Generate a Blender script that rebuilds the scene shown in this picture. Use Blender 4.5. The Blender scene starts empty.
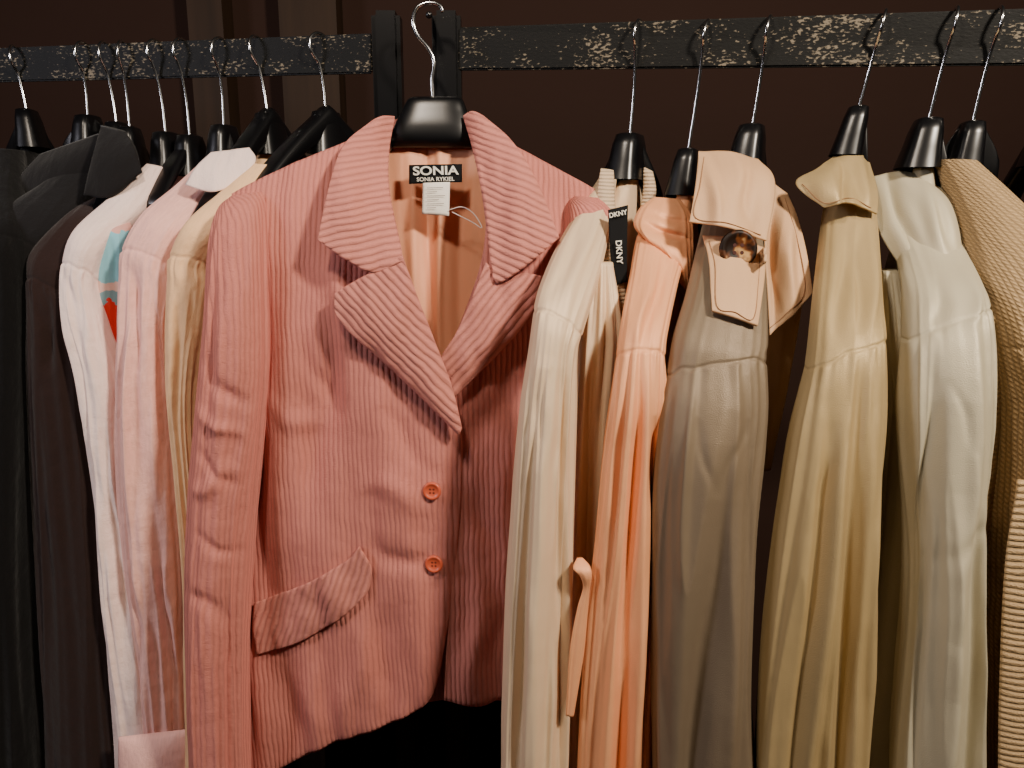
import bpy, bmesh, math, random
import numpy as np
from mathutils import Vector, Matrix, noise
from mathutils.bvhtree import BVHTree

# ------------------------------------------------------------------ camera frame
F=800.0; PITCH=math.radians(12); CZ=1.5
cp,sp=math.cos(PITCH),math.sin(PITCH)
def W(px,py,Y):
    a=(px-512)/F; b=(384-py)/F
    s=Y/(cp+b*sp)
    return Vector((a*s,Y,CZ+(-sp+b*cp)*s))
def railY(px):
    return 1.0286/(1+.2232*(px-512)/F)

SC=bpy.context.scene
cam=bpy.data.cameras.new('camera'); cam.lens=F/1024*36; cam.sensor_width=36; cam.clip_start=.02
co=bpy.data.objects.new('camera',cam); SC.collection.objects.link(co)
co.location=(0,0,CZ); co.rotation_euler=(math.radians(90)-PITCH,0,0)
SC.camera=co

# ------------------------------------------------------------------ materials
def lin(c):
    return tuple(((v/255)/12.92 if v/255<=.04045 else ((v/255+.055)/1.055)**2.4) for v in c)+(1,)
def newmat(name):
    m=bpy.data.materials.new(name); m.use_nodes=True
    nt=m.node_tree; b=nt.nodes['Principled BSDF']
    return m,nt,b
def N(nt,t,**k):
    n=nt.nodes.new(t)
    for a,v in k.items(): setattr(n,a,v)
    return n
def math_(nt,op,a,b=None,c=None):
    n=nt.nodes.new('ShaderNodeMath'); n.operation=op
    for i,v in enumerate((a,b,c)):
        if v is None: continue
        if isinstance(v,(int,float)): n.inputs[i].default_value=v
        else: nt.links.new(v,n.inputs[i])
    return n.outputs[0]
def mixc(nt,f,c1,c2):
    n=nt.nodes.new('ShaderNodeMix'); n.data_type='RGBA'
    if isinstance(f,(int,float)): n.inputs[0].default_value=f
    else: nt.links.new(f,n.inputs[0])
    for i,c in ((6,c1),(7,c2)):
        if isinstance(c,tuple): n.inputs[i].default_value=c
        else: nt.links.new(c,n.inputs[i])
    return n.outputs[2]
def sc(c,k): return tuple(min(1,v*k) for v in c[:3])+(1,)
def uvscaled(nt,sx,sy):
    tc=N(nt,'ShaderNodeTexCoord'); mp=N(nt,'ShaderNodeMapping')
    nt.links.new(tc.outputs['UV'],mp.inputs[0]); mp.inputs['Scale'].default_value=(sx,sy,1)
    return mp.outputs[0]
def noise_(nt,vec,scale,detail=3):
    n=N(nt,'ShaderNodeTexNoise'); n.inputs['Scale'].default_value=scale; n.inputs['Detail'].default_value=detail
    if vec is not None: nt.links.new(vec,n.inputs['Vector'])
    return n.outputs['Fac']
def bump(nt,b,h,dist,strength=1):
    n=N(nt,'ShaderNodeBump'); n.inputs['Distance'].default_value=dist; n.inputs['Strength'].default_value=strength
    nt.links.new(h,n.inputs['Height']); nt.links.new(n.outputs[0],b.inputs['Normal'])

def satin(name,rgb,rough=.50,var=.06,metal=.15,spec=.3,wr=.0008):
    m,nt,b=newmat(name); c=lin(rgb)
    f=noise_(nt,uvscaled(nt,30,6),1.0,3)
    nt.links.new(mixc(nt,f,sc(c,1-var),sc(c,1+var)),b.inputs['Base Color'])
    b.inputs['Roughness'].default_value=rough
    b.inputs['Metallic'].default_value=metal
    b.inputs['Specular IOR Level'].default_value=spec
    h1=noise_(nt,uvscaled(nt,30,16),1.0,3)
    h2=noise_(nt,uvscaled(nt,1500,900),1.0,1)
    h=math_(nt,'ADD',h1,math_(nt,'MULTIPLY',h2,.24))
    bump(nt,b,h,wr*2)
    return m
def cotton(name,rgb,rough=.85,var=.1,sheen=.1,wr=.0016):
    m,nt,b=newmat(name); c=lin(rgb)
    f=noise_(nt,uvscaled(nt,500,60),1.0,3)
    nt.links.new(mixc(nt,f,sc(c,1-var),sc(c,1+var)),b.inputs['Base Color'])
    b.inputs['Roughness'].default_value=rough
    b.inputs['Sheen Weight'].default_value=sheen
    b.inputs['Specular IOR Level'].default_value=.2
    h1=noise_(nt,uvscaled(nt,55,35),1.0,5)
    h2=noise_(nt,uvscaled(nt,800,800),1.0,1)
    bump(nt,b,math_(nt,'ADD',h1,math_(nt,'MULTIPLY',h2,.15)),wr*2)
    return m
def ribbed(name,rgb,pitch,depth,groove=.6,rough=.9,sheen=.3,cross=None,wear=.16):
    m,nt,b=newmat(name); c=lin(rgb)
    tc=N(nt,'ShaderNodeTexCoord'); sep=N(nt,'ShaderNodeSeparateXYZ'); nt.links.new(tc.outputs['UV'],sep.inputs[0])
    wob=noise_(nt,uvscaled(nt,22,22),1.0,3)
    x=math_(nt,'ADD',sep.outputs[0],math_(nt,'MULTIPLY',wob,pitch*1.1))
    s=math_(nt,'SINE',math_(nt,'MULTIPLY',x,2*math.pi/pitch))
    h=math_(nt,'POWER',math_(nt,'MULTIPLY_ADD',s,.5,.5),.5)
    hh=h
    if cross:
        s2=math_(nt,'SINE',math_(nt,'ADD',math_(nt,'MULTIPLY',sep.outputs[1],2*math.pi/cross),math_(nt,'MULTIPLY',x,math.pi/pitch)))
        h=math_(nt,'MULTIPLY',h,math_(nt,'MULTIPLY_ADD',s2,.35,.65))
        hh=h
    fuzz=noise_(nt,uvscaled(nt,1100,600),1.0,2)
    crumple=noise_(nt,uvscaled(nt,38,30),1.0,4)
    hh=math_(nt,'ADD',hh,math_(nt,'MULTIPLY',fuzz,.8))
    hh=math_(nt,'ADD',hh,math_(nt,'MULTIPLY',crumple,3.0))
    worn=noise_(nt,uvscaled(nt,380,14),1.0,3)
    patch=noise_(nt,uvscaled(nt,16,11),1.0,4)
    base=mixc(nt,patch,sc(c,1-wear),sc(c,1+wear))
    base=mixc(nt,math_(nt,'MULTIPLY',worn,.8),base,sc(c,1+wear*1.7))
    base=mixc(nt,fuzz,sc(c,1-wear*1.6),base)
    gr=mixc(nt,h,sc(c,groove),base)
    nt.links.new(gr,b.inputs['Base Color'])
    b.inputs['Roughness'].default_value=rough; b.inputs['Specular IOR Level'].default_value=.12
    b.inputs['Sheen Weight'].default_value=sheen; b.inputs['Sheen Roughness'].default_value=.5
    b.inputs['Sheen Tint'].default_value=sc(c,1.6)
    bump(nt,b,hh,depth)
    return m
def plain(name,rgb,rough=.5,metal=0,spec=.5,noisy=None):
    m,nt,b=newmat(name); c=lin(rgb)
    f=noise_(nt,None,noisy or 30,3)
    nt.links.new(mixc(nt,f,sc(c,.85),sc(c,1.15)),b.inputs['Base Color'])
    b.inputs['Roughness'].default_value=rough; b.inputs['Metallic'].default_value=metal
    b.inputs['Specular IOR Level'].default_value=spec
    return m

M={}
M['cord']=ribbed('corduroy_pink',(206,129,117),.0060,.0011,groove=.78,sheen=.5)
M['cordl']=ribbed('corduroy_lapel',(212,136,123),.0072,.0017,groove=.64,sheen=.5)
M['lining']=satin('lining_peach',(236,166,128),rough=.45,metal=.05)
M['black']=plain('black_plastic',(8,8,10),rough=.3)
M['chrome']=plain('chrome_wire',(210,210,210),rough=.2,metal=1)
M['blackcloth']=cotton('black_cloth',(10,9,10),rough=.95)
M['browncloth']=cotton('dark_brown_cloth',(38,24,21),rough=.95)
M['darkdenim']=cotton('charcoal_cloth',(17,15,16),rough=.9)
M['cream']=satin('cream_satin',(224,196,162))
M['creamknit']=ribbed('cream_ribbed_band',(222,194,162),.0042,.0012,groove=.55)
M['peach']=satin('peach_silk',(238,168,120))
M['taupe']=satin('taupe_satin',(126,110,90),rough=.48,metal=.25)
M['tan']=satin('tan_satin',(206,164,124),rough=.58,metal=.05)
M['khaki']=satin('khaki_satin',(176,152,108),rough=.48,metal=.25)
M['sage']=satin('silver_sage_satin',(190,180,153),rough=.50,metal=.2)
M['knit']=ribbed('beige_knit',(208,174,128),.0066,.0022,groove=.42,cross=.0052)
M['knitrib']=ribbed('beige_rib_knit',(208,174,128),.0066,.0022,groove=.5)
M['whitepink']=cotton('white_pink_cotton',(250,220,210))
M['palepink']=cotton('pale_pink_linen',(238,182,170),var=.16)
M['ivory']=cotton('ivory_cotton',(240,194,146))
M['white']=plain('white_tag',(236,230,220),rough=.7)
M['blacklabel']=plain('black_label',(10,10,12),rough=.8,spec=.2)
M['thread']=plain('label_lettering',(225,222,210),rough=.7)
M['btn']=plain('terracotta_button',(190,84,56),rough=.35)
M['hole']=plain('dark_thread',(60,22,14),rough=.8)
M['stitch']=plain('brown_stitching',(140,98,66),rough=.8)
def tort():
    m,nt,b=newmat('tortoiseshell')
    tc=N(nt,'ShaderNodeTexCoord')
    n=N(nt,'ShaderNodeTexNoise'); n.inputs['Scale'].default_value=70; n.inputs['Detail'].default_value=2
    nt.links.new(tc.outputs['Object'],n.inputs['Vector'])
    r=N(nt,'ShaderNodeValToRGB'); e=r.color_ramp.elements
    e[0].position=.48; e[0].color=lin((26,15,9)); e[1].position=.68; e[1].color=lin((180,140,90))
    x=e.new(.58); x.color=lin((92,50,22))
    nt.links.new(n.outputs['Fac'],r.inputs[0]); nt.links.new(r.outputs[0],b.inputs['Base Color'])
    b.inputs['Roughness'].default_value=.45; b.inputs['Specular IOR Level'].default_value=.2
    return m
M['tort']=tort()
def railmat():
    m,nt,b=newmat('chipped_black_paint')
    tc=N(nt,'ShaderNodeTexCoord'); mp=N(nt,'ShaderNodeMapping'); nt.links.new(tc.outputs['Object'],mp.inputs[0])
    mp.inputs['Scale'].default_value=(.6,1,1.3)
    n1=noise_(nt,mp.outputs[0],300,6); n2=noise_(nt,mp.outputs[0],22,5)
    v=math_(nt,'ADD',n1,math_(nt,'MULTIPLY',n2,.6))
    r=N(nt,'ShaderNodeValToRGB'); e=r.color_ramp.elements
    e[0].position=.90; e[0].color=lin((12,12,11)); e[1].position=.985; e[1].color=lin((118,108,92))
    nt.links.new(v,r.inputs[0]); nt.links.new(r.outputs[0],b.inputs['Base Color'])
    b.inputs['Roughness'].default_value=.6; b.inputs['Specular IOR Level'].default_value=.2
    bump(nt,b,n1,.0003)
    return m
M['rail']=railmat()
def wallmat():
    m,nt,b=newmat('dark_brown_plaster')
    n1=noise_(nt,None,3,5)
    nt.links.new(mixc(nt,n1,lin((42,28,23)),lin((60,42,35))),b.inputs['Base Color'])
    b.inputs['Roughness'].default_value=.8; b.inputs['Specular IOR Level'].default_value=.1
    bump(nt,b,noise_(nt,None,120,3),.0008)
    return m
M['wall']=wallmat()
def woodmat(name,c1,c2):
    m,nt,b=newmat(name)
    tc=N(nt,'ShaderNodeTexCoord'); mp=N(nt,'ShaderNodeMapping'); nt.links.new(tc.outputs['Object'],mp.inputs[0])
    mp.inputs['Scale'].default_value=(30,30,2)
    f=noise_(nt,mp.outputs[0],1,5)
    nt.links.new(mixc(nt,f,lin(c1),lin(c2)),b.inputs['Base Color']); b.inputs['Roughness'].default_value=.6
    b.inputs['Specular IOR Level'].default_value=.2
    return m
M['wood']=woodmat('dark_wood',(30,21,14),(64,46,32))
M['floor']=woodmat('floor_boards',(30,20,16),(52,36,28))
def printmat():
    m,nt,b=newmat('printed_cotton')
    tc=N(nt,'ShaderNodeTexCoord'); sep=N(nt,'ShaderNodeSeparateXYZ'); nt.links.new(tc.outputs['UV'],sep.inputs[0])
    n=noise_(nt,uvscaled(nt,40,25),1,3)
    v=math_(nt,'ADD',math_(nt,'MULTIPLY',sep.outputs[1],4),math_(nt,'MULTIPLY',n,.35))
    r=N(nt,'ShaderNodeValToRGB'); e=r.color_ramp.elements; r.color_ramp.interpolation='CONSTANT'
    e[0].position=0; e[0].color=lin((215,160,150)); e[1].position=.22; e[1].color=lin((130,190,205))
    for p,c in ((.47,(225,190,180)),(.55,(120,160,170)),(.6,(200,36,30)),(.85,(90,60,60)),(.95,(215,170,160))):
        x=e.new(p); x.color=lin(c)
    nt.links.new(v,r.inputs[0]); nt.links.new(r.outputs[0],b.inputs['Base Color']); b.inputs['Roughness'].default_value=.8
    return m
M['print']=printmat()

# ------------------------------------------------------------------ geometry helpers
def cr(pts,n,dims=2,linear=False):
    P=np.array(pts,float); k=len(P)
    if k==1: return np.repeat(P,n,0)
    if k==2 or linear:
        dense=np.concatenate([np.linspace(P[i],P[i+1],40,endpoint=(i==k-2)) for i in range(k-1)])
    else:
        Q=np.vstack([2*P[0]-P[1],P,2*P[-1]-P[-2]]); out=[]
        for i in range(k-1):
            p0,p1,p2,p3=Q[i:i+4]
            t=np.linspace(0,1,40,endpoint=(i==k-2))[:,None]
            out.append(.5*((2*p1)+(-p0+p2)*t+(2*p0-5*p1+4*p2-p3)*t**2+(-p0+3*p1-3*p2+p3)*t**3))
        dense=np.concatenate(out)
    key=dense[:,:dims] if dims!='pair' else (dense[:,:2]+dense[:,2:4])/2
    d=np.r_[0,np.cumsum(np.linalg.norm(np.diff(key,axis=0),axis=1))]
    if d[-1]<1e-9: return np.linspace(P[0],P[-1],n)
    t=np.linspace(0,d[-1],n)
    return np.stack([np.interp(t,d,dense[:,j]) for j in range(P.shape[1])],1)

def crease_val(px,py,cs):
    v=0
    for (x0,y0,x1,y1,w,a) in cs:
        if py<min(y0,y1)-3*w or py>max(y0,y1)+3*w: continue
        dx,dy=x1-x0,y1-y0; L=dx*dx+dy*dy
        t=((px-x0)*dx+(py-y0)*dy)/L
        if t<=0 or t>=1: continue
        bow=3.0*math.sin(t*7+x0)
        nx,ny=-dy/math.sqrt(L),dx/math.sqrt(L)
        q=(px-x0-t*dx)*nx+(py-y0-t*dy)*ny-bow*(w/7)
        d2=q*q
        if d2>9*w*w: continue
        v+=a*math.sin(math.pi*t)**1.0*math.exp(-d2/(w*w))
    return v

def finish(name,verts,faces,uvs,mat,root=None,solid=0,label=None):
    me=bpy.data.meshes.new(name); me.from_pydata([tuple(v) for v in verts],[],faces); me.update()
    if uvs is not None:
        ul=me.uv_layers.new(name='UVMap')
        for l in me.loops: ul.data[l.index].uv=uvs[l.vertex_index]
    me.materials.append(mat)
    for p in me.polygons: p.use_smooth=True
    ob=bpy.data.objects.new(name,me); SC.collection.objects.link(ob)
    if solid:
        md=ob.modifiers.new('thickness','SOLIDIFY'); md.thickness=solid; md.offset=0
    if root is not None: adopt(ob,root)
    if label: ob['label']=label
    return ob
def adopt(ob,root):
    ob.parent=root
    if root.type=='EMPTY': ob.matrix_parent_inverse=Matrix.Translation(root.location).inverted()
def thing(name,loc,label,category,group=None):
    e=bpy.data.objects.new(name,None); e.location=loc; e.empty_display_size=.05
    SC.collection.objects.link(e); e['label']=label; e['category']=category
    if group: e['group']=group
    return e

def ridge(v):
    return .55-abs(v)*1.6
def tube(name,secs,mat,root,nu=96,nv=150,fold=.004,fu=1.6,fv=.9,seed=0,creases=(),expo=.8,solid=0,label=None,caps=True,fade=.1,fine=.12,seam=None,bow=.012):
    S=cr(secs,nv,dims='pair'); V=[];UV=[];Fc=[]
    vlen=0; prev=None
    if seam is not None:
        sm=np.array([(a[1]+a[3])/2 for a in S]); isx=int(np.argmin(abs(sm-seam)))
        Cs=[(W(a[0],a[1],a[4])+W(a[2],a[3],a[4]))/2 for a in S]
        vseam=sum((Cs[i+1]-Cs[i]).length for i in range(isx))
    for i,(lx,ly,rx,ry,Y,th) in enumerate(S):
        PL,PR=W(lx,ly,Y),W(rx,ry,Y); C=(PL+PR)/2; H=(PR-PL)/2; hw=H.length
        if prev is not None: vlen+=(C-prev).length
        prev=C
        Nn=Vector((0,1,0)); circ=math.pi*(hw+th)
        for j in range(nu+1):
            th_=2*math.pi*j/nu
            c,s=math.cos(th_),math.sin(th_)
            if seam is None: fa=fold*min(1,.15+vlen/fade); sg=0
            else:
                dv=vlen-vseam+bow*(abs(s)-.6)*1.0+.004*noise.noise(Vector((c*2,s*2,seed)))
                fa=fold*min(1,max(.25,.25+dv/.10))
                sg=-.0014*math.exp(-(dv/.0016)**2)
                if 0<dv<.05: sg+=.0016*(math.sin(c*17+seed)+.6*math.sin(c*29+seed*2))*math.exp(-dv/.02)*min(1,dv/.004)*.6
            ce=math.copysign(abs(c)**expo,c); se=math.copysign(abs(s)**expo,s)
            P=C+H*ce-Nn*th*se
            d=(H.normalized()*c*th+(-Nn)*s*hw); d=d.normalized() if d.length>1e-9 else -Nn
            f=noise.noise(Vector((c*fu,s*fu,vlen*fv*2.2+seed*3.7)))+.9*ridge(noise.noise(Vector((c*fu*1.7,s*fu*1.7,vlen*fv*3+seed*9.1+5))))
            f+=fine*noise.noise(Vector((c*fu*4,s*fu*4,vlen*fv*7+seed)))
            f*=(.45+.55*abs(s))
            P=P+d*(fa*f+sg)
            if creases and s>0:
                px=lx+(rx-lx)*(ce+1)/2; py=ly+(ry-ly)*(ce+1)/2
                P=P+Vector((0,-1,0))*crease_val(px,py,creases)*min(1,s*2)
            V.append(P); UV.append((circ*j/nu,vlen))
    m=nu+1
    for i in range(nv-1):
        for j in range(nu):
            Fc.append((i*m+j,i*m+j+1,(i+1)*m+j+1,(i+1)*m+j))
    if caps:
        for i in (0,nv-1):
            cidx=len(V); c=sum((V[i*m+j] for j in range(nu)),Vector())/nu; V.append(c); UV.append(UV[i*m])
            for j in range(nu): Fc.append((i*m+j,i*m+j+1,cidx) if i else (i*m+j+1,i*m+j,cidx))
    ob=finish(name,V,Fc,UV,mat,root,solid=solid,label=label)
    bm=bmesh.new(); bm.from_mesh(ob.data); bmesh.ops.remove_doubles(bm,verts=bm.verts,dist=1e-6); bmesh.ops.recalc_face_normals(bm,faces=bm.faces); bm.to_mesh(ob.data); bm.free()
    for p in ob.data.polygons: p.use_smooth=True
    return ob

def autocreases(secs,seed,n=12,amp=.0035,slant=.25,tmin=.03,w=(2.8,7),drag=4):
    R=random.Random(seed); S=cr(secs,60,dims='pair'); out=[]
    for k in range(n):
        t0=R.uniform(tmin,.6); t1=min(.98,t0+R.uniform(.18,.5))
        u0=R.uniform(.12,.88); u1=min(.92,max(.08,u0+R.uniform(-slant,slant)))
        a=S[int(t0*59)]; b=S[int(t1*59)]
        x0=a[0]+(a[2]-a[0])*u0; y0=a[1]+(a[3]-a[1])*u0
        x1=b[0]+(b[2]-b[0])*u1; y1=b[1]+(b[3]-b[1])*u1
        out.append((x0,y0,x1,y1,R.uniform(*w),R.choice((-1,1,1))*R.uniform(.35,1)*amp))
    for k in range(drag):
        a=S[int(.03*59)]; b=S[int(R.uniform(.16,.3)*59)]
        u0=R.uniform(.2,.8); u1=min(.92,max(.08,u0+R.uniform(-.25,.25)))
        out.append((a[0]+(a[2]-a[0])*u0,a[1]+2,b[0]+(b[2]-b[0])*u1,b[1],R.uniform(3,5),-amp*.6))
    return out

def coons(name,top,bottom,left,right,mat,root,nu=80,nv=100,bulge=0,fold=.0,fu=8,fv=3,seed=0,rib=None,creases=(),solid=.002,linear=False,on=None,off=.004,label=None):
    T=cr(top,nu,linear=linear);B=cr(bottom,nu,linear=linear);L=cr(left,nv,linear=linear);R=cr(right,nv,linear=linear)
    V=[];UV=[];Fc=[]
    camp=Vector((0,0,CZ))
    for i in range(nv):
        v=i/(nv-1)
        for j in range(nu):
            u=j/(nu-1)
            q=(1-v)*T[j]+v*B[j]+(1-u)*L[i]+u*R[i]-((1-u)*(1-v)*T[0]+u*(1-v)*T[-1]+(1-u)*v*B[0]+u*v*B[-1])
            px,py,Y=q
            flat=W(px,py,Y)
            if on is not None:
                hits=[]
                for bv in on:
                    dd=(flat-camp).normalized()
                    h=bv.ray_cast(camp,dd)
                    if h[0] is not None: hits.append(h[0].y)
                if hits: Y=min(hits)-off
            dY=-bulge*(math.sin(math.pi*u)**.7)*(math.sin(math.pi*v)**.5 if 0<v<1 else 0)
            flat0=W(px,py,Y)
            dY-=fold*(noise.noise(Vector((flat0.x*fu*4,flat0.z*fv*2,seed)))+.5*noise.noise(Vector((flat0.x*fu*9,flat0.z*fv*4,seed+4))))
            dY-=crease_val(px,py,creases) if creases else 0
            P=flat0+Vector((0,dY,0))
            V.append(P)
            if rib is None: UV.append((flat0.x,flat0.z))
            else:
                a=math.radians(rib); UV.append((-flat0.x*math.sin(a)+flat0.z*math.cos(a),flat0.x*math.cos(a)+flat0.z*math.sin(a)))
    for i in range(nv-1):
        for j in range(nu-1):
            Fc.append((i*nu+j,(i+1)*nu+j,(i+1)*nu+j+1,i*nu+j+1))
    return finish(name,V,Fc,UV,mat,root,solid=solid,label=label)
def rows(name,rw,mat,root,**k):
    return coons(name,[(rw[0][0],rw[0][1],rw[0][4]),(rw[0][2],rw[0][3],rw[0][4])],
                 [(rw[-1][0],rw[-1][1],rw[-1][4]),(rw[-1][2],rw[-1][3],rw[-1][4])],
                 [(r[0],r[1],r[4]) for r in rw],[(r[2],r[3],r[4]) for r in rw],mat,root,**k)

def wire(name,pts,r,mat,root,nr=10,n=None,label=None):
    P=cr([tuple(p) for p in pts],n or len(pts)*8,dims=3) if len(pts)>2 else np.array([tuple(p) for p in pts])
    P=[Vector(p) for p in P]; V=[];Fc=[];UV=[]
    up=None
    for i,p in enumerate(P):
        t=(P[min(i+1,len(P)-1)]-P[max(i-1,0)]).normalized()
        if up is None:
            up=Vector((1,0,0)) if abs(t.x)<.7 else Vector((0,0,1))
        a=(up-t*up.dot(t)).normalized(); up=a; b=t.cross(a)
        for j in range(nr):
            th=2*math.pi*j/nr; V.append(p+(a*math.cos(th)+b*math.sin(th))*r); UV.append((j/nr,i))
    for i in range(len(P)-1):
        for j in range(nr):
            Fc.append((i*nr+j,i*nr+(j+1)%nr,(i+1)*nr+(j+1)%nr,(i+1)*nr+j))
    Fc.append(tuple(range(nr))[::-1]); Fc.append(tuple((len(P)-1)*nr+j for j in range(nr)))
    return finish(name,V,Fc,UV,mat,root,label=label)

def boxpts(name,fr,thick,mat,root,bev=.002,label=None):
    V=list(fr)+[p+Vector((0,thick,0)) for p in fr]
    Fc=[(0,1,2,3),(7,6,5,4),(0,4,5,1),(1,5,6,2),(2,6,7,3),(3,7,4,0)]
    ob=finish(name,V,Fc,None,mat,root,label=label)
    bm=bmesh.new(); bm.from_mesh(ob.data); bmesh.ops.recalc_face_normals(bm,faces=bm.faces)
    bmesh.ops.bevel(bm,geom=bm.edges[:],offset=bev,segments=2,affect='EDGES'); bm.to_mesh(ob.data); bm.free()
    for p in ob.data.polygons: p.use_smooth=False
    return ob

def sweep(path,hws,hhs,side,m=20):
    V=[];Fc=[];n=len(path)
    for c,ww,hh in zip(path,hws,hhs):
        for j in range(m):
            t=2*math.pi*j/m; cc,ss=math.cos(t),math.sin(t)
            V.append(c+side*ww*math.copysign(abs(cc)**.6,cc)+Vector((0,0,1))*hh*math.copysign(abs(ss)**.6,ss))
    for i in range(n-1):
        for j in range(m): Fc.append((i*m+j,i*m+(j+1)%m,(i+1)*m+(j+1)%m,(i+1)*m+j))
    Fc.append(tuple(range(m))[::-1]); Fc.append(tuple((n-1)*m+j for j in range(m)))
    return V,Fc

def hanger(hookpx,basepx,near,label,group,w0=.011,w1=.02,hgt=.032,path=None,neckw=1.0):
    yc=railY(basepx[0])
    B=W(basepx[0],basepx[1],yc); T=W(hookpx[0],hookpx[1],railY(hookpx[0]))
    E=W(*near)
    d=Vector((E.x-B.x,E.y-B.y,0)); s=d.normalized(); side=Vector((-s.y,s.x,0))
    root=thing('clothes_hanger',B,label,'hanger',group)
    u=(T-B); h=u.length; u.normalize(); r=.017
    O=T-u*r
    pts=[B-u*.02,B+u*.004,B+u*(h*.35),B+u*(h*.6)+s*.004]
    for a in (-50,-20,10,40,70,100,130,160,190,215):
        ar=math.radians(a)
        pts.append(O+s*(r*math.cos(ar))+u*(r*math.sin(ar)))
    wire('hook',pts,.0019,M['chrome'],root,label='chrome wire hook')
    n=25
    if path is None:
        drop=E.z-B.z; Lh=d.length; arm=[]
        for i in range(n):
            a=i/(n-1)
            arm.append(Vector((B.x+s.x*a*Lh,B.y+s.y*a*Lh,B.z-.012+(drop+.012)*a**1.25)))
        wfac=[w0+(w1-w0)*(i/(n-1))**1.5 for i in range(n)]
    else:
        P=[tuple(B-Vector((0,0,.014)))]+[tuple(p) for p in path]
        arm=[Vector(p) for p in cr(P,n,dims=3)]
        wfac=[w0+(w1-w0)*(i/(n-1)) for i in range(n)]
    hh=[hgt*(1-.5*i/(n-1))*.5+.005*math.exp(-(i/n/.12)**2) for i in range(n)]
    wfac[-1]*=.6; hh[-1]*=.5
    far=[Vector((2*B.x-p.x,2*B.y-p.y,p.z)) for p in arm]
    pth=far[::-1]+arm[1:]; ws=wfac[::-1]+wfac[1:]; hs=hh[::-1]+hh[1:]
    V,Fc=sweep(pth,ws,hs,side)
    finish('hanger_body',V,Fc,None,M['black'],root)
    V=[];Fc=[];m=20;prof=[(.006,.004),(.009,.002),(.011,-.01),(.0125,-.028),(.015,-.05)]
    for (rr,dz) in prof:
        rr*=neckw
        for j in range(m):
            t=2*math.pi*j/m; cc,ss=math.cos(t),math.sin(t)
            V.append(B+side*rr*math.copysign(abs(cc)**.6,cc)+s*(rr*1.7)*math.copysign(abs(ss)**.6,ss)+u*dz)
    for i in range(len(prof)-1):
        for j in range(m): Fc.append((i*m+j,(i+1)*m+j,(i+1)*m+(j+1)%m,i*m+(j+1)%m))
    Fc.append(tuple(range(m)))
    finish('hanger_neck',V,Fc,None,M['black'],root)
    return root

def hang_body(name,near,base,zbot,hw,mat,root,neckdz=.05,inset=.04,seed=0,fold=.008,label=None):
    E=W(*near); yc=railY(base[0]); B=W(base[0],base[1],yc)
    d=Vector((E.x-B.x,E.y-B.y,0)); Lh=d.length-inset; s=d.normalized(); side=Vector((-s.y,s.x,0))
    zs=E.z-.02; zn=B.z-neckdz
    if zn<zs+.02: zn=zs+.02
    V=[];UV=[];Fc=[];nu=110;nv=90
    for i in range(nv):
        t=i/(nv-1)
        z=zn+(zbot-zn)*t**1.3
        k=min(1,(zn-z)/(zn-zs)); 
        hl=.02+(Lh-.02)*k
        ww=.010+(hw-.010)*min(1,(zn-z)/(zn-zs+.1))
        for j in range(nu):
            th=2*math.pi*j/nu; c,sn=math.cos(th),math.sin(th)
            ce=math.copysign(abs(c)**.7,c); se=math.copysign(abs(sn)**.7,sn)
            P=Vector((B.x,B.y,z))+s*hl*ce+side*ww*se
            f=fold*k*(noise.noise(Vector((hl*ce*22,sn*2,z*2.2+seed*3)))+.4*noise.noise(Vector((hl*ce*50,sn*3,z*4+seed*5))))
            P+=side*f*(1 if se>0 else -1)
            V.append(P); UV.append((hl*ce,z))
    for i in range(nv-1):
        for j in range(nu): Fc.append((i*nu+j,i*nu+(j+1)%nu,(i+1)*nu+(j+1)%nu,(i+1)*nu+j))
    return finish(name,V,Fc,UV,mat,root,label=label)

def disc_button(name,px,py,Y,r,mat,root,tilt=(0,0),holes=True,thick=.003,squash=1):
    C=W(px,py,Y); prof=[(0,.0008),(.55,.0008),(.66,.0016),(.8,.0026),(.93,.0022),(1,.0008),(.97,-.0006),(0,-.0006)]
    nn=40;V=[];Fc=[]
    R=Matrix.Rotation(math.radians(tilt[0]),3,'X')@Matrix.Rotation(math.radians(tilt[1]),3,'Z')
    for (rr,h) in prof:
        for j in range(nn):
            t=2*math.pi*j/nn
            V.append(C+R@Vector((rr*r*math.cos(t)*squash,-h*thick/.003,rr*r*math.sin(t))))
    for i in range(len(prof)-1):
        for j in range(nn): Fc.append((i*nn+j,i*nn+(j+1)%nn,(i+1)*nn+(j+1)%nn,(i+1)*nn+j))
    ob=finish(name,V,Fc,None,mat,root)
    ob.data.materials.append(M['hole'])
    bm=bmesh.new(); bm.from_mesh(ob.data)
    if holes:
        for k in range(4):
            a=math.pi/4+k*math.pi/2
            c=C+R@Vector((.27*r*math.cos(a),-.0011*thick/.003,.27*r*math.sin(a)))
            vs=[bm.verts.new(c+R@Vector((.1*r*math.cos(2*math.pi*q/12),0,.1*r*math.sin(2*math.pi*q/12)))) for q in range(12)]
            f=bm.faces.new(vs); f.material_index=1
    bm.to_mesh(ob.data); bm.free()
    return ob

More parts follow.
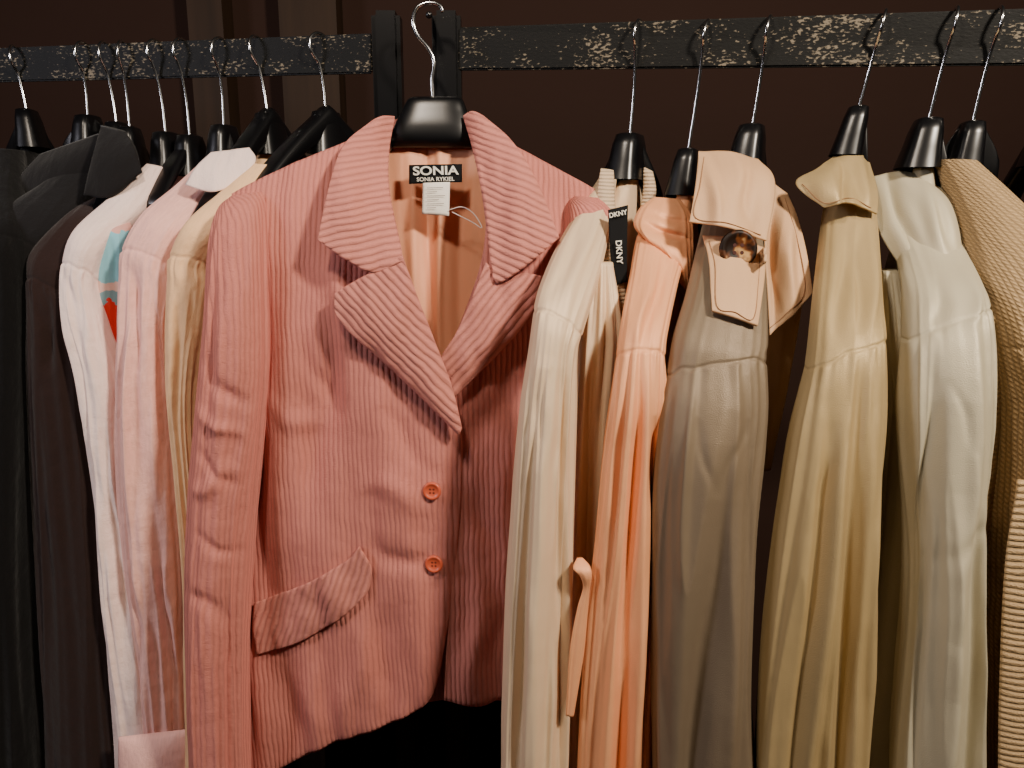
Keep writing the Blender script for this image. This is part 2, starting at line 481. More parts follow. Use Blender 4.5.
def text(name,s,px,py,Y,h,mat,root,rot=0,yaw=0,bold=0,sx=1):
    cu=bpy.data.curves.new(name,'FONT'); cu.body=s; cu.size=h; cu.align_x='CENTER'; cu.align_y='CENTER'; cu.extrude=.0002; cu.offset=bold
    tmp=bpy.data.objects.new('tmp',cu); SC.collection.objects.link(tmp)
    dg=bpy.context.evaluated_depsgraph_get(); me=bpy.data.meshes.new_from_object(tmp.evaluated_get(dg))
    bpy.data.objects.remove(tmp)
    X=Matrix.Translation(W(px,py,Y))@Matrix.Rotation(math.radians(yaw),4,'Z')@Matrix.Rotation(math.radians(90),4,'X')@Matrix.Rotation(math.radians(rot),4,'Z')@Matrix.Diagonal((sx,1,1,1))
    me.transform(X); me.materials.clear(); me.materials.append(mat)
    ob=bpy.data.objects.new(name,me); SC.collection.objects.link(ob); adopt(ob,root); return ob

def bvh(ob): return BVHTree.FromPolygons([v.co.copy() for v in ob.data.vertices],[tuple(p.vertices) for p in ob.data.polygons])
def surfY(px,py,*bvs):
    c=Vector((0,0,CZ)); ys=[]
    for bv in bvs:
        h=bv.ray_cast(c,(W(px,py,1)-c).normalized())
        if h[0]: ys.append(h[0].y)
    return min(ys) if ys else .87
def stitch(pts,ob,root,off=.0022,r=.00045,mat=None):
    b=bvh(ob); P=cr([(x,y,0) for x,y in pts],len(pts)*10)
    wire('topstitching',[W(x,y,surfY(x,y,b)-off) for x,y,_ in P],r,mat or M['stitch'],root,nr=5,n=len(P))

# ------------------------------------------------------------------ setting
def structure(name,lo,hi,mat):
    bm=bmesh.new(); bmesh.ops.create_cube(bm,size=1)
    for v in bm.verts: v.co=Vector([lo[i]+(v.co[i]+.5)*(hi[i]-lo[i]) for i in range(3)])
    me=bpy.data.meshes.new(name); bm.to_mesh(me); bm.free(); me.materials.append(mat)
    ob=bpy.data.objects.new(name,me); SC.collection.objects.link(ob); ob['kind']='structure'; return ob
structure('wall_back',(-3,1.9,0),(3,2.0,3),M['wall'])
structure('floor',(-3,-2.5,-.05),(3,2.0,0),M['floor'])
for k,(a,b) in enumerate(((196,230),(285,341))):
    p,q=W(a,60,1.86),W(b,60,1.86)
    structure('trim_%d'%(k+1),(p.x,1.83,0),(q.x,1.9,3),M['wood'])

# ------------------------------------------------------------------ rack
rk=thing('clothing_rack',(0,1.05,0),'black steel clothing rack with chipped flat rail and twin posts','clothing rack')
def RP(px,py,dy=0): return W(px,py,railY(px)+dy)
boxpts('rail',[RP(-260,58),RP(372,33),RP(372,73),RP(-260,88)],.008,M['rail'],rk,label='flat rail with scratched black paint')
boxpts('rail',[RP(458,27),RP(1300,-1),RP(1300,62),RP(458,70)],.008,M['rail'],rk,label='flat rail with scratched black paint')
for a,b in ((370,399),(431,460)):
    yy=railY(a)-.012
    p,q=W(a,9,yy),W(b,9,yy)
    boxpts('post',[Vector((p.x,yy,p.z)),Vector((q.x,yy,p.z)),Vector((q.x,yy,.0)),Vector((p.x,yy,.0))],.035,M['black'],rk,bev=.006,label='glossy black square post')
wire('peg',[W(429,15,1.08),W(429,15,1.0)],.004,M['black'],rk,label='short black peg holding a hook')

# ------------------------------------------------------------------ hangers
HG='black plastic hangers with chrome hooks'
HL={}
HL['k0']=((13,46),(27,112),(-20,215,1.02))
HL['k']=((83,42),(88,118),(30,190,1.05))
HL['j']=((104,42),(117,125),(60,245,1.0))
HL['p']=((122,41),(130,130),(100,235,1.03))
HL['g']=((155,40),(166,135),(90,252,1.0))
HL['x']=((181,39),(190,138),(150,205,1.05))
HL['h']=((220,38),(224,128),(150,246,.985))
HL['i']=((256,36),(268,116),(196,235,.965))
HL['z']=((319,33),(326,114),(250,196,.985))
HL['A']=((640,20),(630,137),(560,278,.80))
HL['B']=((709,20),(688,152),(642,335,.79))
HL['C']=((771,16),(752,128),(715,325,.775))
HL['D']=((886,10),(858,110),(846,335,.755))
HL['E']=((957,7),(928,122),(945,300,.74))
HL['F']=((1000,7),(972,125),(1020,300,.72))
HL['Q']=((1082,4),(1052,118),(1120,300,.70))
labs={'k0':'black plastic hanger carrying a black coat','k':'black plastic hanger carrying a charcoal collared jacket','j':'black plastic hanger carrying a dark brown top',
'p':'black plastic hanger carrying a printed blouse','g':'black plastic hanger carrying a white-pink shirt','x':'empty black plastic hanger between light shirts',
'h':'black plastic hanger carrying a pale pink linen shirt','i':'broad black hanger carrying an ivory shirt','z':'broad black hanger with curved arm behind the corduroy blazer',
'A':'black plastic hanger inside the cream satin blouse','B':'black plastic hanger inside the peach silk blouse','C':'broad black hanger inside the taupe trench coat',
'D':'slim black hanger inside the khaki satin shirt','E':'broad black hanger inside the silvery sage shirt','F':'black plastic hanger inside the beige knit cardigan',
'Q':'black plastic hanger beyond the beige knit cardigan'}
YOKE={}
YOKE['k0']=[(-10,150,20,150,1.15,.03),(-40,190,22,190,1.08,.04),(-50,235,28,235,1.02,.045)]
YOKE['k']=[(95,140,125,150,1.14,.02),(50,180,105,190,1.1,.03),(15,205,85,225,1.06,.035),(5,235,60,250,1.04,.035)]
YOKE['j']=[(100,195,112,200,1.1,.02),(70,215,105,225,1.05,.03),(36,250,85,262,1.02,.03),(32,275,75,290,1.01,.03)]
YOKE['g']=[(150,164,168,168,1.1,.02),(112,198,150,206,1.06,.025),(78,230,112,244,1.01,.026),(67,262,100,276,1.0,.026)]
YOKE['h']=[(208,158,246,162,1.08,.02),(178,186,228,196,1.05,.028),(145,214,200,228,1.0,.028),(126,248,182,264,.985,.028)]
YOKE['i']=[(255,164,280,166,1.03,.02),(222,192,262,196,1.0,.025),(188,222,235,232,.96,.026),(172,256,214,264,.955,.026)]
YOKE['A']=[(600,178,616,180,.97,.018),(582,205,612,211,.93,.024),(562,238,606,248,.88,.027),(545,274,596,288,.83,.028),(535,306,583,332,.80,.028)]
YOKE['B']=[(655,215,680,215,.95,.02),(638,235,684,250,.90,.024),(630,275,676,285,.85,.024),(623,312,668,322,.805,.024),(617,350,664,350,.785,.024)]
YOKE['C']=[(706,215,760,222,.90,.026),(697,250,764,262,.86,.028),(686,295,766,300,.815,.029),(674,335,767,340,.785,.029),(668,368,765,356,.775,.029)]
YOKE['D']=[(832,178,868,182,.93,.024),(825,215,873,218,.89,.027),(820,260,876,262,.84,.029),(815,308,879,306,.79,.030),(809,362,882,336,.76,.031)]
YOKE['E']=[(884,190,930,190,.92,.024),(890,222,948,220,.89,.028),(900,258,963,254,.84,.030),(906,290,976,282,.79,.031),(906,334,984,304,.76,.032)]
YOKE['F']=[(938,160,972,162,.90,.025),(952,195,1005,195,.87,.036),(967,240,1050,240,.83,.044),(979,290,1088,290,.79,.050),(989,340,1100,340,.77,.054)]
for k,(h,b,n) in HL.items():
    pth=None
    if k in 'ABCDEF' or k in ('g','h','j','k','k0'):
        pth=[]
        for (lx,ly,rx,ry,Y,th) in YOKE[k][:-1]:
            c=(W(lx,ly,Y)+W(rx,ry,Y))/2; pth.append(c+Vector((0,.012,-.012)))
    hanger(h,b,n,labs[k],HG,w0=.014 if k in 'izACEF' else .010,w1=.012 if pth else .02,hgt=.036 if k in ('i','z') else .026,path=pth,neckw=1.5 if k in 'ACE' else 1.2)

# ------------------------------------------------------------------ garments (side-on)
root_parts={}
def garment(key,kind,label,cat,mat,sleeve,hw=.028,seed=1,fold=.004,zbot=.8,creases=(),bodymat=None,auto=6,amp=.0035,w=(4,9),slant=.15,expo=.85,drag=4,fu=1.6,yc=()):
    h,b,n=HL[key]; E=W(*n)
    root=thing(kind,(E.x,E.y,zbot),label,cat)
    hang_body('body',n,b,zbot,hw,bodymat or mat,root,seed=seed)
    cs=list(creases)+list(yc)+autocreases(sleeve,seed*7+1,n=auto,amp=amp,w=w,slant=slant,drag=drag)
    if key in YOKE:
        Yk=YOKE[key]; y0=(Yk[-1][1]+Yk[-1][3])/2
        rest=[s for s in sleeve if (s[1]+s[3])/2>y0+12]
        sl=tube('sleeve',Yk+rest,mat,root,fold=fold,seed=seed+5,creases=cs,nv=460,nu=170,expo=expo,fine=.05,fu=fu,seam=y0)
    else:
        sl=tube('sleeve',sleeve,mat,root,fold=fold,seed=seed+5,creases=cs,nv=300,nu=170,expo=expo,fine=.05,fu=fu)
    root_parts[key]=sl
    return root

g=garment('k0','coat','black coat hanging at the end of the rail','coat',M['blackcloth'],
 [(-50,230,26,232,1.02,.04),(-50,300,30,300,1.01,.045),(-40,450,28,450,1.0,.045),(-30,600,30,600,1.0,.045),(-20,860,45,860,1.0,.045)],seed=3,fold=.006)
g=garment('k','jacket','charcoal black jacket with a turned-up pointed collar','jacket',M['darkdenim'],
 [(2,230,58,240,1.04,.03),(0,300,52,300,1.03,.035),(5,450,55,450,1.03,.035),(12,600,60,600,1.03,.035),(30,860,80,860,1.03,.035)],seed=4,fold=.005)
coons('collar',[(102,126,1.1),(125,132,1.1)],[(84,195,1.04),(112,196,1.04),(142,172,1.05)],[(102,126,1.1),(94,155,1.06),(84,195,1.04)],[(125,132,1.1),(136,150,1.07),(142,172,1.05)],M['darkdenim'],g,nu=30,nv=30,bulge=.01,solid=.003)
coons('collar',[(40,155,1.12),(100,134,1.12)],[(8,205,1.09),(50,196,1.08),(95,178,1.09)],[(40,155,1.12),(20,178,1.1),(8,205,1.09)],[(100,134,1.12),(100,150,1.1),(95,178,1.09)],M['darkdenim'],g,nu=30,nv=30,bulge=.008,solid=.003)
g=garment('j','top','dark brown jersey top on a black hanger','top',M['browncloth'],
 [(34,262,74,275,1.01,.02),(32,305,80,305,1.005,.03),(32,380,88,380,1.0,.03),(36,480,100,480,1.0,.03),(42,600,112,600,1.0,.03),(50,768,125,768,1.0,.03),(55,870,135,870,1.0,.03)],seed=6,fold=.006)

g=garment('g','shirt','white-pink cotton shirt with long sleeve','shirt',M['whitepink'],
 [(68,252,99,262,1.0,.015),(66,290,101,300,.995,.026),(73,330,108,330,.99,.028),(84,375,121,375,.99,.028),(95,450,126,450,.99,.028),(104,560,140,560,.99,.028),(112,660,152,660,.99,.028),(119,745,166,745,.99,.028),(123,860,172,860,.99,.028)],seed=8,fold=.006,hw=.02,amp=.006,auto=10,w=(3,6))
g=garment('p','blouse','blouse printed in pale teal and red','blouse',M['print'],
 [(110,222,130,222,1.03,.01),(98,240,130,236,1.02,.02),(98,300,132,300,1.015,.02),(105,360,134,360,1.015,.02),(110,500,140,500,1.015,.02),(130,860,160,860,1.015,.02)],seed=9,fold=.002,hw=.015)
g=garment('h','shirt','pale pink linen shirt with white inner collar','shirt',M['palepink'],
 [(128,238,180,250,.985,.014),(124,280,181,283,.98,.028),(124,330,174,330,.975,.03),(121,400,175,400,.975,.03),(122,480,182,480,.975,.03),(131,580,189,580,.975,.03),(142,660,190,660,.975,.03),(151,745,190,745,.975,.03),(155,860,192,860,.975,.03)],seed=11,fold=.009,hw=.024,amp=.008,auto=14,w=(3,7))
coons('collar',[(212,153,1.03),(250,148,1.03)],[(186,185,1.0),(215,192,.99),(246,178,1.0)],[(212,153,1.03),(198,166,1.01),(186,185,1.0)],[(250,148,1.03),(256,160,1.02),(246,178,1.0)],M['whitepink'],g,nu=30,nv=30,bulge=.004,fold=.008,solid=.002,label='white collar')
rows('cuff',[(119,737,188,729,.94),(119,765,190,758,.938),(121,860,193,860,.94)],M['palepink'],g,bulge=.02,nu=40,nv=30,label='wide pale pink cuff')
g=garment('i','shirt','ivory cotton shirt half hidden beside the blazer','shirt',M['ivory'],
 [(174,248,213,252,.955,.014),(170,280,214,285,.95,.026),(168,330,208,330,.95,.026),(170,400,200,400,.95,.026),(179,480,204,480,.95,.026),(186,560,208,560,.95,.026),(188,700,215,700,.95,.026),(190,860,218,860,.95,.026)],seed=13,fold=.005,hw=.018)

# -- A cream blouse
gA=garment('A','blouse','cream satin blouse with ribbed knit neckband','blouse',M['cream'],
 [(530,352,577,357,.79,.028),(522,420,575,420,.785,.030),(515,500,573,500,.785,.030),(509,590,571,590,.785,.030),(505,690,569,690,.785,.030),(503,780,567,780,.785,.030),(501,880,565,880,.785,.030)],
 seed=15,fold=.008,fu=2.0,creases=[(566,330,548,930,6,-.013),(545,350,524,930,9,.010),(555,420,535,930,5,-.008),(533,360,510,930,5,-.006)],auto=3,amp=.005,yc=[(600,200,560,310,6,.006),(585,215,548,300,5,-.006)])
tube('front_placket',[(590,262,612,262,.86,.015),(582,330,618,330,.845,.02),(578,420,612,420,.84,.022),(576,520,606,520,.84,.022),(574,640,600,640,.84,.022),(570,880,596,880,.84,.022)],M['cream'],gA,fold=.010,fu=2.6,seed=17,label='gathered front edge of the blouse',creases=[(596,300,588,760,4,-.010),(606,300,598,700,3,-.007)])
rows('neckband',[(601,169,613,171,.945),(597,205,614,204,.92),(598,250,618,247,.89),(603,290,624,285,.87),(612,322,628,312,.86)],M['creamknit'],gA,bulge=.008,rib=0,nu=24,nv=60,solid=.003,label='ribbed knit neckband')
rows('neckband',[(644,168,652,172,.985),(644,190,655,192,.98),(640,214,650,216,.975)],M['creamknit'],gA,bulge=.005,rib=0,nu=20,nv=40,solid=.003,label='ribbed knit neckband')
lb=rows('neck_label',[(608,210,628,205,.875),(610,250,627,246,.868),(614,286,627,282,.862)],M['blacklabel'],gA,nu=12,nv=20,solid=.0008,label='black woven neck label')
text('lettering','DKNY',618,214,.8695,.0070,M['thread'],lb,rot=12,bold=.00015)
text('lettering','DKNY',619,252,.8635,.0090,M['thread'],lb,rot=-85,bold=.00015)

# -- B peach blouse
gB=garment('B','blouse','peach silk blouse with soft rolled collar and tie','blouse',M['peach'],
 [(611,400,665,400,.775,.026),(604,460,661,460,.775,.026),(597,540,658,540,.775,.026),(589,620,654,620,.775,.026),(583,700,651,700,.775,.026),(579,790,649,790,.775,.026),(575,880,647,880,.775,.026)],
 seed=21,fold=.008,fu=2.2,creases=[(640,345,600,930,6,-.014),(655,360,636,930,5,-.012),(630,380,594,930,7,.009),(648,350,618,930,5,.009)],auto=3,amp=.005,yc=[(662,250,640,350,5,-.007),(650,260,630,340,5,.006)])
tube('collar',[(654,197,680,199,.93,.006),(640,208,691,216,.915,.018),(634,224,693,240,.90,.022),(643,238,692,262,.885,.022),(664,256,690,282,.88,.016),(674,275,688,294,.88,.006)],M['peach'],gB,fold=.004,seed=23,nv=90,nu=90,label='rolled collar',fade=.02,creases=[(640,222,692,244,3.5,-.008),(646,212,690,226,3,-.004)])
tube('tie',[(577,558,583,558,.765,.002),(573,568,590,566,.757,.005),(580,576,592,575,.755,.005),(583,588,590,589,.757,.003),(577,610,588,612,.757,.002),(570,650,584,655,.757,.002),(566,715,574,716,.757,.002)],M['peach'],gB,fold=.0015,nv=80,nu=40,label='narrow knotted tie end')

# -- C trench
gC=garment('C','trench_coat','taupe satin trench coat with epaulette and broad tan collar','coat',M['taupe'],
 [(663,400,766,405,.765,.032),(658,450,760,460,.76,.034),(654,510,753,520,.76,.034),(653,590,749,600,.76,.034),(653,670,747,680,.76,.034),(655,768,751,768,.76,.034),(657,880,755,880,.76,.034)],
 seed=31,fold=.009,creases=[(742,335,690,900,14,.013),(720,400,672,930,10,-.013),(684,360,664,900,8,.009),(745,440,718,930,11,.011),(738,370,726,900,6,-.009)],auto=0,drag=2)
bC=[bvh(root_parts['C'])]
c1=coons('collar',[(698,152,.92),(728,152,.91),(757,160,.92)],[(689,222,.84),(728,228,.825),(766,241,.84)],[(698,152,.92),(695,185,.87),(689,222,.84)],[(757,160,.92),(774,182,.875),(766,241,.84)],M['tan'],gC,nu=60,nv=60,bulge=.003,fold=.009,solid=.002,label='tan satin collar leaf',creases=[(705,150,720,245,6,.008),(745,150,750,240,6,-.009)])
stitch([(704,157),(700,185),(695,217),(728,223),(761,235)],c1,gC)
c2=coons('collar',[(764,182,.92),(776,184,.91),(788,194,.92)],[(768,335,.84),(790,318,.835),(811,292,.85)],[(764,182,.92),(764,240,.88),(768,335,.84)],[(788,194,.92),(802,235,.88),(811,292,.85)],M['tan'],gC,nu=50,nv=70,bulge=.003,fold=.009,solid=.002,label='tan satin collar leaf',creases=[(778,180,772,340,6,-.014),(790,190,792,330,6,.008)])
stitch([(785,198),(797,238),(805,290),(788,312),(770,328)],c2,gC)
ep=coons('epaulette',[(703,236,.80),(735,239,.80),(766,249,.80)],[(712,311,.775),(735,318,.775),(757,326,.775)],[(703,236,.80),(709,262,.79),(712,311,.775)],[(766,249,.80),(763,285,.785),(757,326,.775)],M['tan'],gC,nu=50,nv=50,bulge=.002,solid=.003,on=bC,off=.008,label='tan satin epaulette strap')
stitch([(709,241),(715,265),(717,306),(735,312),(753,319),(758,285),(760,253)],ep,gC,off=.0028)
disc_button('button',738,249,surfY(738,250,bvh(ep))-.009,.0195,M['tort'],gC,tilt=(-6,0),thick=.004)
coons('front_facing',[(768,330,.87),(800,300,.87)],[(760,470,.87),(770,470,.87)],[(768,330,.87),(762,400,.86),(760,470,.87)],[(800,300,.87),(786,390,.87),(770,470,.87)],M['tan'],gC,nu=30,nv=60,bulge=.008,fold=.008,solid=.003,label='tan front facing')

# -- D khaki
gD=garment('D','shirt','khaki satin shirt with pointed collar','shirt',M['khaki'],
 [(801,404,882,398,.75,.033),(790,460,878,460,.745,.035),(778,530,871,530,.742,.035),(767,610,866,610,.74,.035),(759,690,862,690,.74,.035),(755,768,859,768,.74,.035),(753,880,857,880,.74,.035)],
 seed=41,fold=.008,hw=.03,creases=[(832,360,782,930,7,.012),(868,353,840,930,7,.012),(848,350,810,930,6,-.014),(820,365,770,930,5,-.010),(857,346,828,930,5,.008),(875,370,856,930,4.5,-.010),(840,410,800,930,4,.006)],auto=2,drag=3,yc=[(838,215,828,345,6,-.008),(862,215,858,340,7,.007),(848,225,846,330,5,-.005)])
cd=coons('collar',[(836,156,.93),(852,153,.92),(870,163,.93)],[(822,208,.86),(850,203,.845),(876,214,.86)],[(836,156,.93),(814,170,.90),(797,184,.88),(822,208,.86)],[(870,163,.93),(877,190,.89),(876,214,.86)],M['khaki'],gD,nu=60,nv=60,bulge=.003,fold=.008,solid=.002,label='pointed collar',creases=[(838,150,850,215,5,-.010),(860,150,864,215,5,.007)])
stitch([(802,184),(824,203),(850,198),(871,208)],cd,gD)

# -- E sage
gE=garment('E','shirt','silvery sage satin shirt with soft draped collar','shirt',M['sage'],
 [(906,360,988,350,.748,.033),(905,410,985,410,.742,.035),(908,465,981,465,.738,.034),(911,515,977,518,.736,.033),(912,565,976,568,.735,.033),(908,640,977,640,.735,.034),(903,700,978,705,.735,.034),(898,768,981,768,.735,.034),(892,880,985,880,.735,.034)],
 seed=51,fold=.009,hw=.03,creases=[(962,285,936,620,10,.012),(938,480,918,930,8,.011),(920,325,914,620,6,-.012),(957,490,948,930,7,-.012),(905,555,985,505,8,-.002),(972,325,966,580,5,-.008),(922,520,904,930,5,-.008),(968,520,970,930,5,.008)],auto=2,drag=3,yc=[(925,270,925,330,6,-.007),(950,260,962,320,6,.007)])
coons('collar',[(873,177,.93),(900,172,.92),(926,180,.93)],[(905,276,.83),(935,266,.81),(966,272,.82)],[(873,177,.93),(878,225,.88),(905,276,.83)],[(926,180,.93),(960,205,.87),(966,272,.82)],M['sage'],gE,nu=70,nv=70,bulge=.003,fold=.010,solid=.002,label='soft satin collar',creases=[(885,170,930,285,7,-.014),(908,166,955,278,6,.012)])
tube('front_panel',[(878,270,905,270,.86,.02),(880,340,916,340,.84,.03),(879,420,918,420,.835,.035),(874,500,920,500,.83,.035),(866,570,920,570,.83,.035),(860,640,916,640,.83,.035),(857,768,912,768,.83,.035),(855,880,910,880,.83,.035)],M['sage'],gE,fold=.012,fu=1.8,seed=57,creases=[(862,640,922,565,5,.008),(858,600,915,540,4,-.008),(880,300,905,500,5,-.008),(888,330,880,700,5,.006)],label='draped shirt front')

# -- F knit
gF=garment('F','cardigan','beige chunky knit cardigan','cardigan',M['knit'],
 [(997,395,1108,395,.765,.058),(996,450,1106,450,.765,.058),(990,530,1104,530,.765,.058),(986,620,1102,620,.765,.058),(986,700,1100,700,.765,.058),(986,880,1098,880,.765,.058)],
 seed=61,fold=.006,hw=.03)
coons('button_band',[(1018,480,.70),(1060,480,.70)],[(998,860,.70),(1040,860,.70)],[(1018,480,.70),(1006,560,.70),(1000,700,.70),(998,860,.70)],[(1060,480,.70),(1048,560,.70),(1042,700,.70),(1040,860,.70)],M['knitrib'],gF,nu=30,nv=80,bulge=.008,rib=0,solid=.006,label='ribbed button band')

# -- black garment behind blazer
root=thing('trousers',(W(430,760,1.13).x,1.13,.5),'black trousers hanging behind the corduroy blazer','trousers')
tube('trouser_leg',[(330,420,430,420,1.13,.03),(325,600,435,600,1.13,.035),(330,900,430,900,1.13,.035)],M['blackcloth'],root,fold=.01,fu=2.5,seed=71)
tube('trouser_leg',[(432,420,540,420,1.13,.03),(428,600,545,600,1.13,.035),(432,900,540,900,1.13,.035)],M['blackcloth'],root,fold=.01,fu=2.5,seed=73)

# ------------------------------------------------------------------ blazer
J=thing('blazer',(W(400,700,.9).x,.92,W(400,740,.9).z),'dusty pink wide-wale corduroy blazer with notched lapels','blazer')
coons('back',[(236,196,.965),(388,142,1.0),(478,142,1.0),(602,196,.965)],[(252,780,.96),(350,735,.985),(440,700,.985),(560,705,.96)],[(236,196,.965),(262,380,.965),(250,560,.965),(252,780,.96)],[(602,196,.965),(590,380,.965),(565,560,.965),(560,705,.96)],M['cord'],J,nu=60,nv=60,solid=.002)
coons('lining',[(360,150,.975),(388,146,.985),(478,146,.985),(515,150,.975)],[(395,470,.935),(500,470,.935)],[(360,150,.975),(372,300,.955),(395,470,.935)],[(515,150,.975),(508,300,.955),(500,470,.935)],M['lining'],J,nu=120,nv=80,fold=.004,fu=9,fv=1.2,seed=5,solid=.001,creases=[(426,60,432,420,4,-.006),(436,60,442,420,4,.006),(405,120,425,400,6,.004),(470,120,455,400,6,-.004)],label='smooth peach lining')
PL=coons('front_panel',[(232,194,.935),(290,166,.945),(372,132,.965)],[(249,790,.92),(300,757,.905),(345,738,.895),(400,719,.885),(428,700,.88),(440,668,.878)],
 [(232,194,.935),(248,250,.92),(266,340,.915),(262,430,.918),(250,540,.92),(247,660,.92),(249,790,.92)],
 [(372,132,.965),(402,262,.885),(432,345,.868),(458,425,.862),(461,470,.862),(457,540,.866),(449,610,.872),(440,668,.878)],M['cord'],J,nu=150,nv=200,bulge=.018,fold=.008,fu=5,fv=2.2,seed=2,rib=90,solid=.003,
 creases=[(345,240,350,350,12,.007),(300,280,282,590,22,.013),(335,280,318,520,14,-.011),(360,470,440,505,12,.006),(370,535,435,572,10,-.006),(275,380,262,640,11,-.010),(360,590,350,740,14,.008),
  (290,640,280,790,12,-.008),(320,650,318,780,10,.007),(395,590,380,735,12,-.007),(380,400,440,480,9,-.004),(262,395,330,430,10,.004),(300,330,345,420,8,-.004)])
PR=coons('front_panel',[(484,130,.968),(540,160,.95),(603,194,.935)],[(444,700,.884),(480,706,.892),(505,698,.90),(540,697,.91)],
 [(484,130,.968),(484,250,.895),(452,352,.878),(444,430,.872),(446,520,.874),(448,620,.878),(444,700,.884)],
 [(603,194,.935),(600,300,.92),(580,400,.92),(560,560,.918),(540,697,.91)],M['cord'],J,nu=110,nv=150,bulge=.016,fold=.006,fu=5,fv=2.2,seed=12,rib=90,solid=.003,
 creases=[(505,360,475,460,14,-.008),(525,340,500,560,14,.008),(470,480,500,560,9,-.004),(480,560,470,710,10,.007),(500,580,497,710,8,-.007)])
SLV=[(232,196,262,192,.93,.012),(221,208,268,206,.925,.028),(214,235,270,240,.915,.036),(210,290,271,300,.905,.040),(206,350,271,365,.90,.042),(200,430,264,440,.897,.042),(195,500,256,510,.895,.042),(193,580,250,585,.893,.042),(194,670,248,670,.893,.042),(195,768,249,768,.893,.042),(197,880,250,880,.893,.042)]
tube('sleeve',SLV,M['cord'],J,fold=.007,seed=33,nv=300,nu=150,creases=[(212,350,258,405,7,-.006),(200,485,250,455,8,.006),(196,570,245,610,7,-.005),(224,300,214,600,9,.004),(200,400,258,430,6,.005),(205,520,250,545,5,-.004),(205,440,252,480,5,-.004)]+autocreases(SLV,77,n=10,amp=.004))
tube('sleeve',[(574,196,600,198,.93,.012),(566,206,612,210,.93,.03),(562,240,618,240,.925,.035),(556,300,622,300,.925,.035),(550,420,616,420,.925,.035),(546,560,612,560,.925,.035),(544,768,610,768,.925,.035)],M['cord'],J,fold=.004,seed=35,nv=120,nu=80)
coons('collar',[(374,121,.955),(384,117,.962),(394,117,.97)],[(318,240,.862),(345,259,.852),(373,272,.85),(404,262,.856)],
 [(374,121,.955),(345,145,.93),(331,180,.89),(318,240,.862)],[(394,117,.97),(389,150,.945),(390,195,.90),(404,262,.856)],M['cordl'],J,nu=80,nv=90,bulge=.008,fold=.006,fu=7,fv=5,rib=12,solid=.0035,label='wide corduroy collar')
coons('collar',[(464,116,.97),(472,112,.962),(482,116,.955)],[(492,268,.862),(499,283,.856),(530,262,.858),(559,238,.868)],
 [(464,116,.97),(474,150,.945),(484,200,.90),(492,268,.862)],[(482,116,.955),(512,143,.93),(536,182,.895),(559,238,.868)],M['cordl'],J,nu=80,nv=90,bulge=.008,fold=.006,fu=7,fv=5,rib=-22,solid=.0035,label='wide corduroy collar')
coons('collar',[(388,122,1.0),(430,112,1.01),(472,118,1.0)],[(388,152,.99),(430,156,1.0),(476,152,.99)],[(388,122,1.0),(388,152,.99)],[(472,118,1.0),(476,152,.99)],M['cordl'],J,nu=60,nv=20,bulge=0,rib=90,solid=.005,label='back of the corduroy collar')
coons('lapel',[(486,262,.868),(502,284,.862),(522,274,.862),(541,276,.868)],[(450,392,.858),(453,396,.858),(456,394,.86)],
 [(486,262,.868),(472,300,.862),(456,335,.858),(441,362,.856),(450,392,.858)],[(541,276,.868),(532,310,.864),(506,344,.86),(456,394,.86)],M['cordl'],J,nu=80,nv=90,bulge=.006,fold=.006,fu=7,fv=5,rib=50,solid=.0035,label='notched corduroy lapel')
coons('lapel',[(335,294,.862),(355,282,.855),(374,272,.852),(403,256,.858)],[(459,433,.846),(460,430,.846),(461,428,.846)],
 [(335,294,.862),(340,320,.856),(385,362,.85),(430,404,.846),(459,433,.846)],[(403,256,.858),(420,305,.85),(440,358,.844),(452,392,.842),(461,428,.846)],M['cordl'],J,nu=90,nv=110,bulge=.007,fold=.006,fu=7,fv=5,rib=-46,solid=.0035,label='notched corduroy lapel')
bp=bvh(PL)
coons('pocket_flap',[(255,602,.9),(305,584,.9),(345,562,.9),(359,547,.9)],[(257,655,.9),(300,641,.9),(345,614,.9),(369,590,.9)],[(255,602,.9),(253,628,.9),(257,655,.9)],[(359,547,.9),(371,568,.9),(369,590,.9)],M['cordl'],J,nu=60,nv=40,bulge=.003,fold=.004,fu=9,fv=9,rib=72,solid=.003,on=[bp],off=.007,label='slanted corduroy pocket flap')
for (x,y) in ((432,491),(434,564)):
    disc_button('button',x,y,surfY(x,y,bp)-.0045,.0105,M['btn'],J,tilt=(-4,-6))
nl=coons('neck_label',[(409,165,.955),(462,164,.955)],[(409,184,.951),(462,182,.951)],[(409,165,.955),(409,184,.951)],[(462,164,.955),(462,182,.951)],M['blacklabel'],J,nu=20,nv=10,solid=.0008,label='black woven label with white lettering')
text('lettering','SONIA',435.5,171,.9505,.0135,M['thread'],nl,rot=1,bold=.0003,sx=1.3)
text('lettering','SONIA RYKIEL',435.5,179.3,.9495,.0062,M['thread'],nl,rot=1,bold=.0001,sx=1.1)
tg=coons('care_tag',[(423,183,.949),(450,182,.949)],[(422,214,.942),(449,216,.942)],[(423,183,.949),(422,214,.942)],[(450,182,.949),(449,216,.942)],M['white'],J,nu=12,nv=12,bulge=.002,solid=.0008,label='small white care tag')
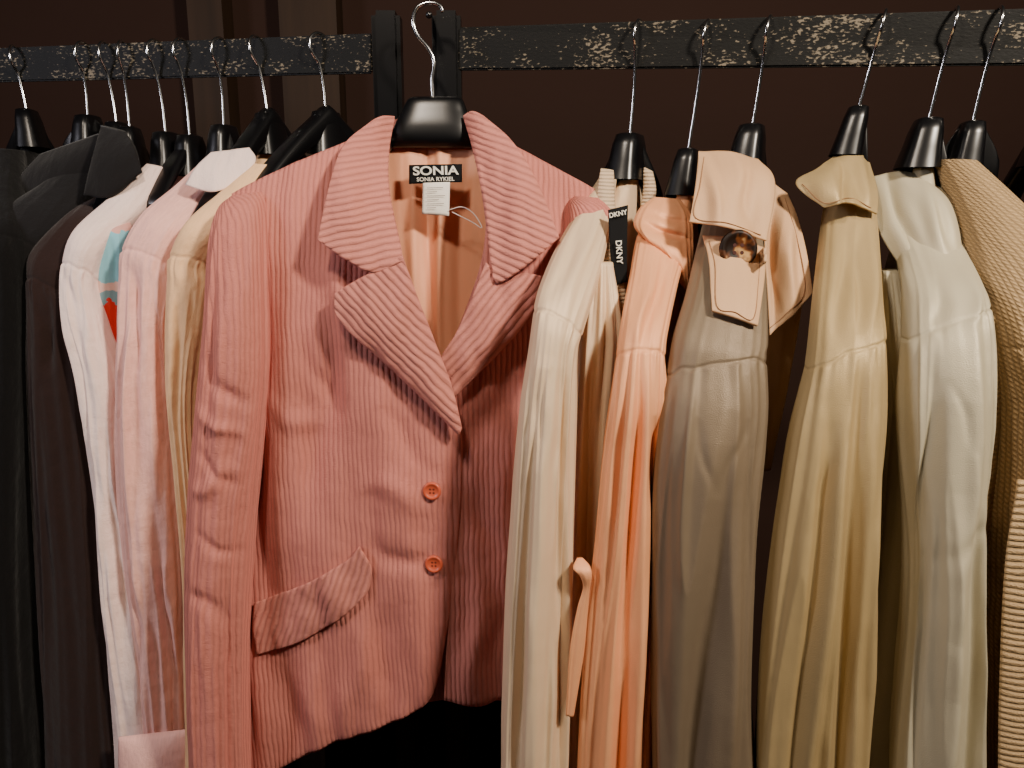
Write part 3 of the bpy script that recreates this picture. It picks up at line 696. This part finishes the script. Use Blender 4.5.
for k in range(6):
    yy=188+k*4
    wire('print_line',[W(427,yy,.9435-.0009*k),W(427+(16,10,18,12,17,9)[k],yy-.5,.9435-.0009*k)],.0003,M['hole'],tg,nr=5)
wire('tag_string',[W(449,210,.94),W(462,207,.935),(W(474,214,.93)),W(482,228,.925),W(472,222,.93),W(452,212,.939)],.0005,M['white'],J,nr=6)

root=thing('clothes_hanger',W(436,98,1.0),'wide black suit hanger holding the corduroy blazer','hanger',HG)
tube('hanger_body',[(414,97,458,97,.995,.006),(408,100,463,100,.992,.012),(401,113,468,113,.99,.016),(394,128,474,128,.988,.019),(389,141,477,141,.986,.018),(386,148,480,148,.986,.012)],M['black'],root,fold=0,nv=50,nu=60,expo=.6)
tube('hanger_arm',[(389,128,392,150,.975,.012),(350,150,352,172,.968,.012),(300,172,302,190,.96,.012),(262,192,263,206,.958,.010)],M['black'],root,fold=0,nv=40,nu=30)
tube('hanger_arm',[(476,128,474,150,.975,.012),(515,150,514,172,.968,.012),(555,172,554,190,.96,.012),(575,192,574,206,.958,.010)],M['black'],root,fold=0,nv=40,nu=30)
Yh=1.0
wire('hook',[W(433,97,Yh),W(432,80,Yh),W(434,62,Yh),W(428,48,Yh),W(418,36,Yh),W(413,22,Yh),W(417,8,Yh),W(428,3,Yh),W(439,5,Yh),W(443,12,Yh)],.0024,M['chrome'],root,label='chrome wire hook')

# ------------------------------------------------------------------ light
def area(name,loc,tgt,size,power,col):
    l=bpy.data.lights.new(name,'AREA'); l.energy=power; l.color=col; l.size=size
    o=bpy.data.objects.new(name,l); SC.collection.objects.link(o); o.location=loc
    o.rotation_euler=(Vector(tgt)-Vector(loc)).to_track_quat('-Z','Y').to_euler()
area('ceiling_lamp',(.9,-.2,2.4),(.05,.85,1.3),.16,44,(1,.87,.71))
area('window_light',(-1.6,.1,1.9),(-.1,.9,1.3),.4,12,(.93,.90,1.0))
area('spot_lamp',(-.3,.2,2.4),(.1,.85,1.3),.12,9,(1,.85,.69))
w=bpy.data.worlds.new('world'); SC.world=w; w.use_nodes=True
w.node_tree.nodes['Background'].inputs[0].default_value=(.5,.45,.42,1); w.node_tree.nodes['Background'].inputs[1].default_value=.02
